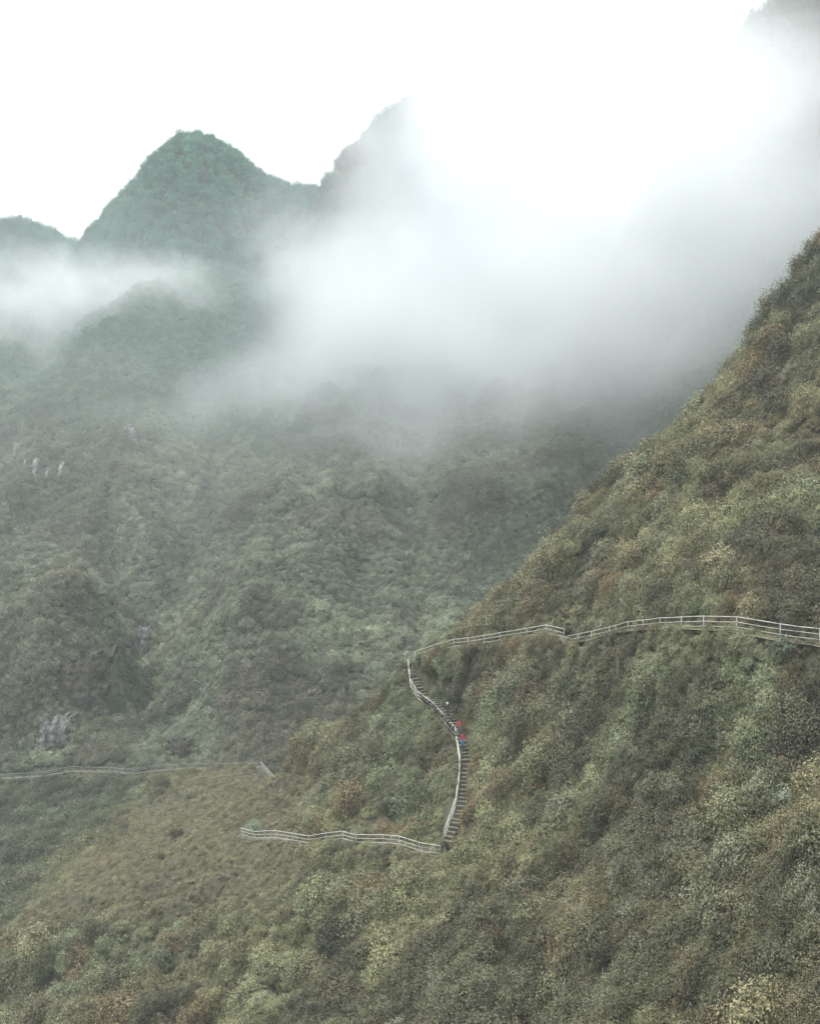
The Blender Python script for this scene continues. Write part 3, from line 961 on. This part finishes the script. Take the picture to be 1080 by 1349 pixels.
def person(foot, face, pose, label, top, legs, boot, hood=None, pack=None, hairm=None):
    """foot: where the person stands; face: heading; pose: forward lean, arm angles, stride"""
    lean, hipz, stride, armL, armR, headtilt = pose
    V = Vector
    pel = V((0, 0, hipz))
    up = V((0, math.sin(lean), math.cos(lean)))
    fw = V((0, math.cos(lean), -math.sin(lean)))
    waist = pel + up * 0.16; chest = pel + up * 0.38; neck = pel + up * 0.53; head0 = neck + up * 0.08
    hu = V((0, math.sin(lean * .6 + headtilt), math.cos(lean * .6 + headtilt)))
    hf = V((0, math.cos(lean * .6 + headtilt), -math.sin(lean * .6 + headtilt)))
    headc = head0 + hu * 0.11; headt = head0 + hu * 0.2
    body = [[(pel, .12), (waist, .115), (chest, .135), (neck, .055), (head0, .06), (headc + hf * .01, .088), (headt, .06)],
            [(headc + hf * .01, .088), (headc + hf * .1 - hu * .01, .018)]]
    jacket = [[(pel + up * .02, .15), (waist, .15), (chest, .165), (neck, .085)]]
    trousers = [[(pel + up * .02, .14), (pel, .14)]]
    boots = []
    for s, arm in ((-1, armL), (1, armR)):
        sh = pel + up * 0.47 + V((s * .17, 0, 0))
        el = sh + V((s * .06, math.sin(arm[0]) * .28, -math.cos(arm[0]) * .28))
        wr = el + V((s * .02, math.sin(arm[1]) * .25, -math.cos(arm[1]) * .25))
        hd = (wr - el).normalized()
        palm = wr + hd * .07
        body.append([(chest, .135), (sh, .05), (el, .04), (wr, .028), (palm, .032)])
        for f, (off, ln) in enumerate(((-.027, .065), (-.009, .078), (.009, .073), (.026, .058))):
            k1 = palm + V((0, off, 0)) + hd * .035
            body.append([(palm, .032), (k1, .009), (k1 + hd * ln * .5 + V((-s * .008, 0, 0)), .0085), (k1 + hd * ln + V((-s * .024, 0, 0)), .007)])
        body.append([(palm, .032), (wr + hd * .04 + fw * .04, .0105), (wr + hd * .075 + fw * .058, .0085)])
        jacket.append([(chest, .165), (sh, .075), (el, .06), (wr - hd * .02, .048)])
        hip = pel + V((s * .09, 0, -.04))
        ft = V((s * .1, stride[0 if s < 0 else 1][0], stride[0 if s < 0 else 1][1]))
        ank = ft + V((0, 0, .09))
        mid_ = (hip + ank) / 2
        dist = (hip - ank).length
        bend = math.sqrt(max(0.0, 0.43 ** 2 - (dist / 2) ** 2))
        kn = mid_ + V((0, bend, 0))
        body.append([(pel, .12), (hip, .085), (kn, .055), (ank, .038), (ft + V((0, .1, .035)), .035), (ft + V((0, .17, .028)), .026)])
        trousers.append([(pel, .14), (hip, .105), (kn, .08), (ank + V((0, 0, .05)), .065)])
        boots.append([(ank + V((0, 0, .08)), .06), (ank, .058), (ft + V((0, .02, .045)), .05), (ft + V((0, .11, .042)), .05), (ft + V((0, .18, .035)), .036)])
    me = skin_mesh(body); me.materials.append(M_skin)
    o = bpy.data.objects.new('person', me); COL.objects.link(o)
    tag(o, label, 'person', 'hikers on the stairs')

    def part(name, chains, mat):
        m = skin_mesh(chains); m.materials.append(mat)
        q = bpy.data.objects.new(name, m); COL.objects.link(q); q.parent = o
    part('jacket', jacket, top); part('trousers', trousers, legs)
    for b in boots: part('boot', [b], boot)

    # hair: a cap over crown and nape; eyes and mouth small and dark
    def ell(name, c, rad, mat, cut=None):
        bm = bmesh.new(); bmesh.ops.create_uvsphere(bm, u_segments=18, v_segments=12, radius=1)
        bmesh.ops.scale(bm, vec=rad, verts=bm.verts)
        rot = Matrix.Rotation(-(lean * .6 + headtilt), 4, 'X')
        if cut is not None:
            bmesh.ops.delete(bm, geom=[v for v in bm.verts if v.co.y > cut and v.co.z < rad[2] * .35], context='VERTS')
        bmesh.ops.transform(bm, matrix=Matrix.Translation(c) @ rot, verts=bm.verts)
        q = bm_obj(name, bm, mat, o, True)
        return q
    if hairm: ell('hair', headc - hf * .012 + hu * .022, (.1, .112, .122), hairm, .045)
    for s in (-1, 1):
        ell('eye', headc + hf * .088 + V((s * .033, 0, 0)) + hu * .01, (.012, .008, .008), M_hair)
        ell('ear', headc + V((s * .088, 0, 0)), (.012, .02, .03), M_skin)
    ell('mouth', headc + hf * .088 - hu * .05, (.022, .008, .006), M_red)
    if hood: ell('hood', headc - hf * .02 + hu * .015, (.135, .14, .155), hood, .05)
    if pack:
        bm = bmesh.new(); bmesh.ops.create_cube(bm, size=1)
        bmesh.ops.scale(bm, vec=(.32, .2, .46), verts=bm.verts)
        bmesh.ops.bevel(bm, geom=list(bm.edges), offset=.06, segments=3, affect='EDGES')
        bmesh.ops.transform(bm, matrix=Matrix.Translation(chest - fw * .22 - up * .03) @ Matrix.Rotation(-lean, 4, 'X'), verts=bm.verts)
        bm_obj('backpack', bm, pack, o, True)
    o.location = foot; o.rotation_euler = (0, 0, face)
    return o


def stair_z(p):
    best = None
    for i in range(400):
        q, _ = along(cum[-1] * i / 399)
        d = math.hypot(q.x - p[0], q.y - p[1])
        if best is None or d < best[0]: best = (d, q.z)
    return best[1] + 0.15


def stand(px, py, Y):
    p = P(px, py, Y)
    return Vector((p[0], p[1], stair_z(p)))


LAB = [
    (stand(589, 953, 119.8), R(200), (.12, .86, ((.12, .05), (-.1, 0)), (.3, .6), (.2, .5), .1), 'person in dark jacket with white hood, highest on the stairs', M_slate, M_black, M_black, M_white, M_black, None),
    (stand(606, 968, 117.0), R(150), (.35, .84, ((.1, .02), (-.12, .05)), (.9, 1.3), (.5, 1.0), .25), 'person in red jacket and grey trousers leaning at the bend', M_red, M_grey, M_black, None, None, M_hair),
    (stand(610, 986, 115.0), R(165), (.22, .86, ((.14, 0), (-.08, .04)), (.5, 1.1), (-.3, .4), .15), 'person in crimson jacket and blue trousers, lowest on the stairs', M_pink, M_blue, M_black, None, None, M_hair),
]
for l in LAB:
    person(l[0], l[1], l[2], l[3], l[4], l[5], l[6], l[7], l[8], l[9])

# ------------------------------------------------------------------ single bushes one can point to
def near_point(px, py):
    hit = surf_hit(px, py, [H_near], 40, 235)
    return Vector(P(px, py, hit)) if hit else None


def bush(px, py, rad, col, label, kind='shrub', L=None, seed=0, cat='bush', name='bush', n=1.0):
    p = near_point(px, py)
    if p is None:
        print('no ground for', label); return
    p.z = float(H_near(np.array([p.x]), np.array([p.y]))[0])
    t = empty(name, p)
    tag(t, label, cat, 'single plants standing out on the hillside')
    m = leaf_mat(name + '_leaves', False, col)
    if kind == 'shrub':
        sc_ = rad
        L = L or 0.16
        V, Fc = clump_shrub(900 + seed, sprigs=int(60 * n * rad ** 1.2 + 20), per=14, L=L / sc_, W=L * .45 / sc_, h=.9, lump=.45)
        V = [(a * sc_, b * sc_, c * sc_ + rad * .45) for a, b, c in V]
    elif kind == 'tuft':
        V, Fc = clump_tuft(900 + seed, n=260, L=1.3, W=.022, droop=.45)
        V = [(a * rad, b * rad, c * rad) for a, b, c in V]
    else:
        V, Fc = clump_spray(900 + seed, stems=26, L=1.0)
        V = [(a * rad * 1.1, b * rad * 1.1, c * rad * 1.3) for a, b, c in V]
    link_mesh('foliage', V, Fc, m, t, False)
    k = random.Random(seed)
    bm = bmesh.new()
    for i in range(7):
        a = k.uniform(0, math.tau); r_ = rad * .5
        top = Vector((math.cos(a) * r_, math.sin(a) * r_, rad * k.uniform(.6, .95)))
        mid_ = top * .5 + Vector((0, 0, rad * .12))
        tube(bm, (0, 0, -.3), mid_, .035 * max(.6, rad), 6); tube(bm, mid_, top, .022 * max(.6, rad), 6)
    bm_obj('stem', bm, M_wood, t, True)


bush(1043, 1068, 1.15, (.27, .31, .24), 'pale grey-green broad-leaved bush near the right edge of the photo', L=.2, seed=1)
bush(748, 912, 1.5, (.065, .085, .06), 'dark green bush in the hollow below the spur in the railing', seed=2)
bush(868, 896, 1.0, (.24, .28, .2), 'pale leafy bush below the right-hand railing', L=.19, seed=3)
bush(232, 1103, .9, (.1, .085, .055), 'lone dark brown bush in the dry grass', seed=4, n=2)
bush(212, 1133, .45, (.1, .09, .06), 'small dark bush just below the lone brown bush', seed=5)
bush(703, 1042, 1.1, (.17, .12, .08), 'rust-brown shrub right of the stairs', kind='spray', seed=6)
bush(757, 868, 1.0, (.24, .23, .12), 'yellow-green shrub below the kink where two railings meet', seed=7)
bush(470, 1070, 1.3, (.085, .06, .045), 'dark reddish shrub above the lower railing', seed=8)
bush(1034, 402, 1.6, (.13, .17, .16), 'blue-grey bush high on the right ridge', seed=9)
bush(967, 597, .8, (.4, .42, .33), 'small whitish sprig on the upper right slope', kind='spray', seed=10, cat='plant', name='plant')
bush(935, 640, 1.9, (.15, .115, .075), 'brown grass tussock on the upper right slope', kind='tuft', seed=11, cat='tussock', name='grass_tussock')
bush(196, 1009, 1.3, (.2, .24, .19), 'pale bushy shrub beside the far left railing', seed=12)
bush(252, 1050, 1.1, (.24, .26, .17), 'pale green plant at the top of the dry grass', seed=13)
bush(975, 1115, 1.0, (.3, .33, .24), 'pale leafy bush on the lower right slope above a dark hollow', L=.2, seed=14)
bush(845, 1075, .75, (.16, .15, .12), 'small grey-brown bush in the middle of the lower right slope', seed=15)
bush(335, 1098, 1.2, (.26, .32, .25), 'pale green shrub over the left end of the lower railing', seed=16)
bush(597, 948, .35, (.5, .52, .42), 'small white-flowered plant beside the hikers', seed=17, cat='plant', name='plant')
bush(870, 800, 1.8, (.075, .07, .05), 'wide dark shrub just above the right-hand railing', seed=18)
bush(1030, 865, 1.0, (.13, .16, .12), 'grey-green bush under the railing at the right edge', seed=19)

# ------------------------------------------------------------------ light and sky
SUN_EL, SUN_AZ = R(66), R(-62)       # azimuth from +Y towards +X; the sun stands high on the left
sd = bpy.data.lights.new('sun', 'SUN'); sd.energy = 3.3; sd.angle = R(12); sd.color = (1, .965, .9)
so = bpy.data.objects.new('sun', sd); COL.objects.link(so)
dirv = Vector((math.sin(SUN_AZ) * math.cos(SUN_EL), math.cos(SUN_AZ) * math.cos(SUN_EL), math.sin(SUN_EL)))
so.rotation_euler = dirv.to_track_quat('Z', 'Y').to_euler()
so.location = (0, 0, 250)

w = bpy.data.worlds.new('World'); sc.world = w; w.use_nodes = True
nt = w.node_tree; nt.nodes.clear()
wo = nt.nodes.new('ShaderNodeOutputWorld'); bg = nt.nodes.new('ShaderNodeBackground')
sky = nt.nodes.new('ShaderNodeTexSky'); sky.sky_type = 'NISHITA'; sky.sun_disc = False
sky.sun_elevation = SUN_EL; sky.sun_rotation = SUN_AZ; sky.air_density = 1; sky.dust_density = 2
mx = nt.nodes.new('ShaderNodeMix'); mx.data_type = 'RGBA'; mx.inputs['Factor'].default_value = 0.93
mx.inputs['B'].default_value = (9.3, 9.6, 9.9, 1)          # the white overcast
nt.links.new(sky.outputs['Color'], mx.inputs['A'])
nt.links.new(mx.outputs['Result'], bg.inputs['Color'])
bg.inputs['Strength'].default_value = 0.08
nt.links.new(bg.outputs['Background'], wo.inputs['Surface'])

# ------------------------------------------------------------------ haze and mist
def box_obj(name, lo, hi, mat):
    bm = bmesh.new(); bmesh.ops.create_cube(bm, size=1)
    s = Vector(hi) - Vector(lo)
    bmesh.ops.scale(bm, vec=s, verts=bm.verts)
    bmesh.ops.translate(bm, vec=(Vector(hi) + Vector(lo)) / 2, verts=bm.verts)
    return bm_obj(name, bm, mat)


def vol_mat(name, dens, col, aniso=0.0, grid=False):
    m, nt, N = new_mat(name)
    out = N('ShaderNodeOutputMaterial'); v = N('ShaderNodeVolumePrincipled')
    v.inputs['Color'].default_value = (*col, 1)
    v.inputs['Density'].default_value = dens
    v.inputs['Anisotropy'].default_value = aniso
    if not grid:
        v.inputs['Density Attribute'].default_value = ''
    nt.links.new(v.outputs['Volume'], out.inputs['Volume'])
    return m


HAZE = 0.0003
hz = box_obj('haze', (-1501, -301, -113), (1501, 1501, 330), vol_mat('haze', HAZE, (0.88, 0.97, 0.985)))
tag(hz, 'thin blue-green haze filling the valley', 'haze', kind='stuff')

MIST_COL = (0.966, 0.984, 0.998)


def mist(name, lo, hi, res, blobs, dens, wl, label, seed, rough=0.62, warp=10.0, thr=0.35, col=MIST_COL):
    """a bank of mist: a fog grid whose density is a few soft masses broken up by noise"""
    g = bpy.data.node_groups.new(name, 'GeometryNodeTree')
    g.interface.new_socket('Geometry', in_out='INPUT', socket_type='NodeSocketGeometry')
    g.interface.new_socket('Geometry', in_out='OUTPUT', socket_type='NodeSocketGeometry')
    N = g.nodes.new; L = g.links.new
    go = N('NodeGroupOutput'); vc = N('GeometryNodeVolumeCube')
    vc.inputs['Min'].default_value = lo; vc.inputs['Max'].default_value = hi
    for ax, r_ in zip('XYZ', res): vc.inputs['Resolution ' + ax].default_value = r_
    pos = N('GeometryNodeInputPosition').outputs[0]

    def vm(op, a, b=None):
        n = N('ShaderNodeVectorMath'); n.operation = op
        for i, s in enumerate((a, b)):
            if s is None: continue
            if isinstance(s, (tuple, list)): n.inputs[i].default_value = s
            else: L(s, n.inputs[i])
        return n

    def mt(op, a, b=None, c=None, clamp=False):
        n = N('ShaderNodeMath'); n.operation = op; n.use_clamp = clamp
        for i, s in enumerate((a, b, c)):
            if s is None: continue
            if isinstance(s, (int, float)): n.inputs[i].default_value = s
            else: L(s, n.inputs[i])
        return n.outputs[0]

    def noise(vec, scale, detail, rough_, off, color=False):
        n = N('ShaderNodeTexNoise'); n.inputs['Scale'].default_value = scale; n.inputs['Detail'].default_value = detail
        n.inputs['Roughness'].default_value = rough_
        L(vm('ADD', vec, off).outputs[0], n.inputs['Vector'])
        return n.outputs['Color'] if color else n.outputs['Fac']
    wv = noise(pos, 1 / (wl * 1.2), 3, .5, (seed, seed * 2, 3), True)
    wv = vm('SUBTRACT', wv, (.5, .5, .5)).outputs[0]
    sc_ = N('ShaderNodeVectorMath'); sc_.operation = 'SCALE'; L(wv, sc_.inputs[0]); sc_.inputs['Scale'].default_value = warp * 2
    wp = vm('ADD', pos, sc_.outputs[0]).outputs[0]
    total = None
    for (px, py, Y, rx, ry, rz, tilt, amp) in blobs:
        c = P(px, py, Y)
        d = vm('SUBTRACT', wp, c).outputs[0]
        vr = N('ShaderNodeVectorRotate'); vr.rotation_type = 'Y_AXIS'; L(d, vr.inputs['Vector']); vr.inputs['Angle'].default_value = R(tilt)
        q = vm('DIVIDE', vr.outputs[0], (rx, ry, rz)).outputs[0]
        ln = N('ShaderNodeVectorMath'); ln.operation = 'LENGTH'; L(q, ln.inputs[0])
        f = mt('MULTIPLY', mt('SUBTRACT', 1.0, ln.outputs['Value'], clamp=True), amp)
        total = f if total is None else mt('ADD', total, f)
    stretched = vm('MULTIPLY', wp, (1, .8, 1.35)).outputs[0]
    nz = noise(stretched, 1 / wl, 6, rough, (seed * 3, 7, seed))
    nz = mt('MULTIPLY', mt('SUBTRACT', nz, .5), 2.0)
    # soft body + broken edges
    v = mt('ADD', total, mt('MULTIPLY', nz, thr))
    v = mt('SUBTRACT', v, 0.16)
    v = mt('MULTIPLY', v, mt('MULTIPLY', total, 4.0, clamp=True))
    v = mt('MAXIMUM', v, 0.0)
    v = mt('MINIMUM', v, 1.2)
    L(v, vc.inputs['Density'])
    sm = N('GeometryNodeSetMaterial'); sm.inputs['Material'].default_value = vol_mat(name, dens, col, 0.0, True)
    L(vc.outputs[0], sm.inputs[0]); L(sm.outputs[0], go.inputs[0])
    me = bpy.data.meshes.new('mist')
    o = bpy.data.objects.new('mist', me); COL.objects.link(o)
    md = o.modifiers.new('mist', 'NODES'); md.node_group = g
    tag(o, label, 'mist', kind='stuff')
    return o


mist('mist_main', (-150, 235, -45), (215, 500, 225), (165, 100, 125), [
    (225, 560, 360, 46, 32, 13, 0, .75),
    (335, 525, 365, 48, 34, 20, 0, .85),
    (430, 510, 370, 42, 40, 30, 0, .8),
    (665, 320, 400, 72, 65, 76, 0, 1.3),
    (500, 440, 385, 54, 55, 44, 0, 1.0),
    (690, 500, 360, 76, 60, 50, 0, 1.1),
    (780, 180, 400, 85, 62, 76, 0, 1.3),
    (890, 300, 312, 76, 52, 78, 0, 1.7),
    (1020, 110, 315, 48, 42, 56, 0, .62),
    (395, 320, 405, 38, 45, 36, 0, .6),
    (430, 400, 395, 42, 45, 38, 0, .5),
    (690, 70, 410, 60, 55, 52, 0, 1.0),
    (540, 590, 330, 70, 40, 24, 0, .5),
    (505, 190, 425, 46, 40, 44, 0, .8),
    (520, 410, 380, 40, 45, 40, 0, .5),
], 0.026, 30, 'large white mist bank hiding the central peak', 3, thr=.6, warp=14)
mist('mist_left', (-230, 320, -40), (-20, 500, 110), (120, 80, 84), [
    (30, 405, 420, 60, 40, 30, 0, 1.1),
    (150, 405, 420, 48, 34, 25, 0, 1.0),
    (30, 480, 400, 50, 40, 24, 0, .6),
    (235, 385, 430, 28, 28, 20, 0, .8),
], 0.028, 15, 'thin mist bank drifting across the foot of the left peak', 8, thr=1.0, warp=16)
mist('mist_veil', (-330, 235, -50), (240, 560, 200), (90, 60, 50), [
    (250, 680, 310, 200, 90, 70, 0, .75),
    (150, 520, 400, 200, 110, 90, 0, 1.0),
    (280, 330, 450, 150, 90, 90, 0, .5),
    (650, 580, 370, 190, 100, 70, 0, 1.0),
], 0.0034, 60, 'thin blue-green veil of mist greying the far slopes', 23, warp=20, col=(.86, .96, .97))

# ------------------------------------------------------------------ render settings
sc.view_settings.view_transform = 'Standard'
sc.view_settings.look = 'None'
sc.view_settings.exposure = 0.9
sc.view_settings.gamma = 1.0
sc.view_settings.use_curve_mapping = False
cy = sc.cycles
cy.max_bounces = 8
cy.diffuse_bounces = 1
cy.glossy_bounces = 1
cy.transmission_bounces = 2
cy.transparent_max_bounces = 4
cy.volume_bounces = 7
cy.volume_step_rate = 4.0
cy.volume_max_steps = 128
cy.use_denoising = True
cy.use_adaptive_sampling = True
cy.adaptive_threshold = 0.03
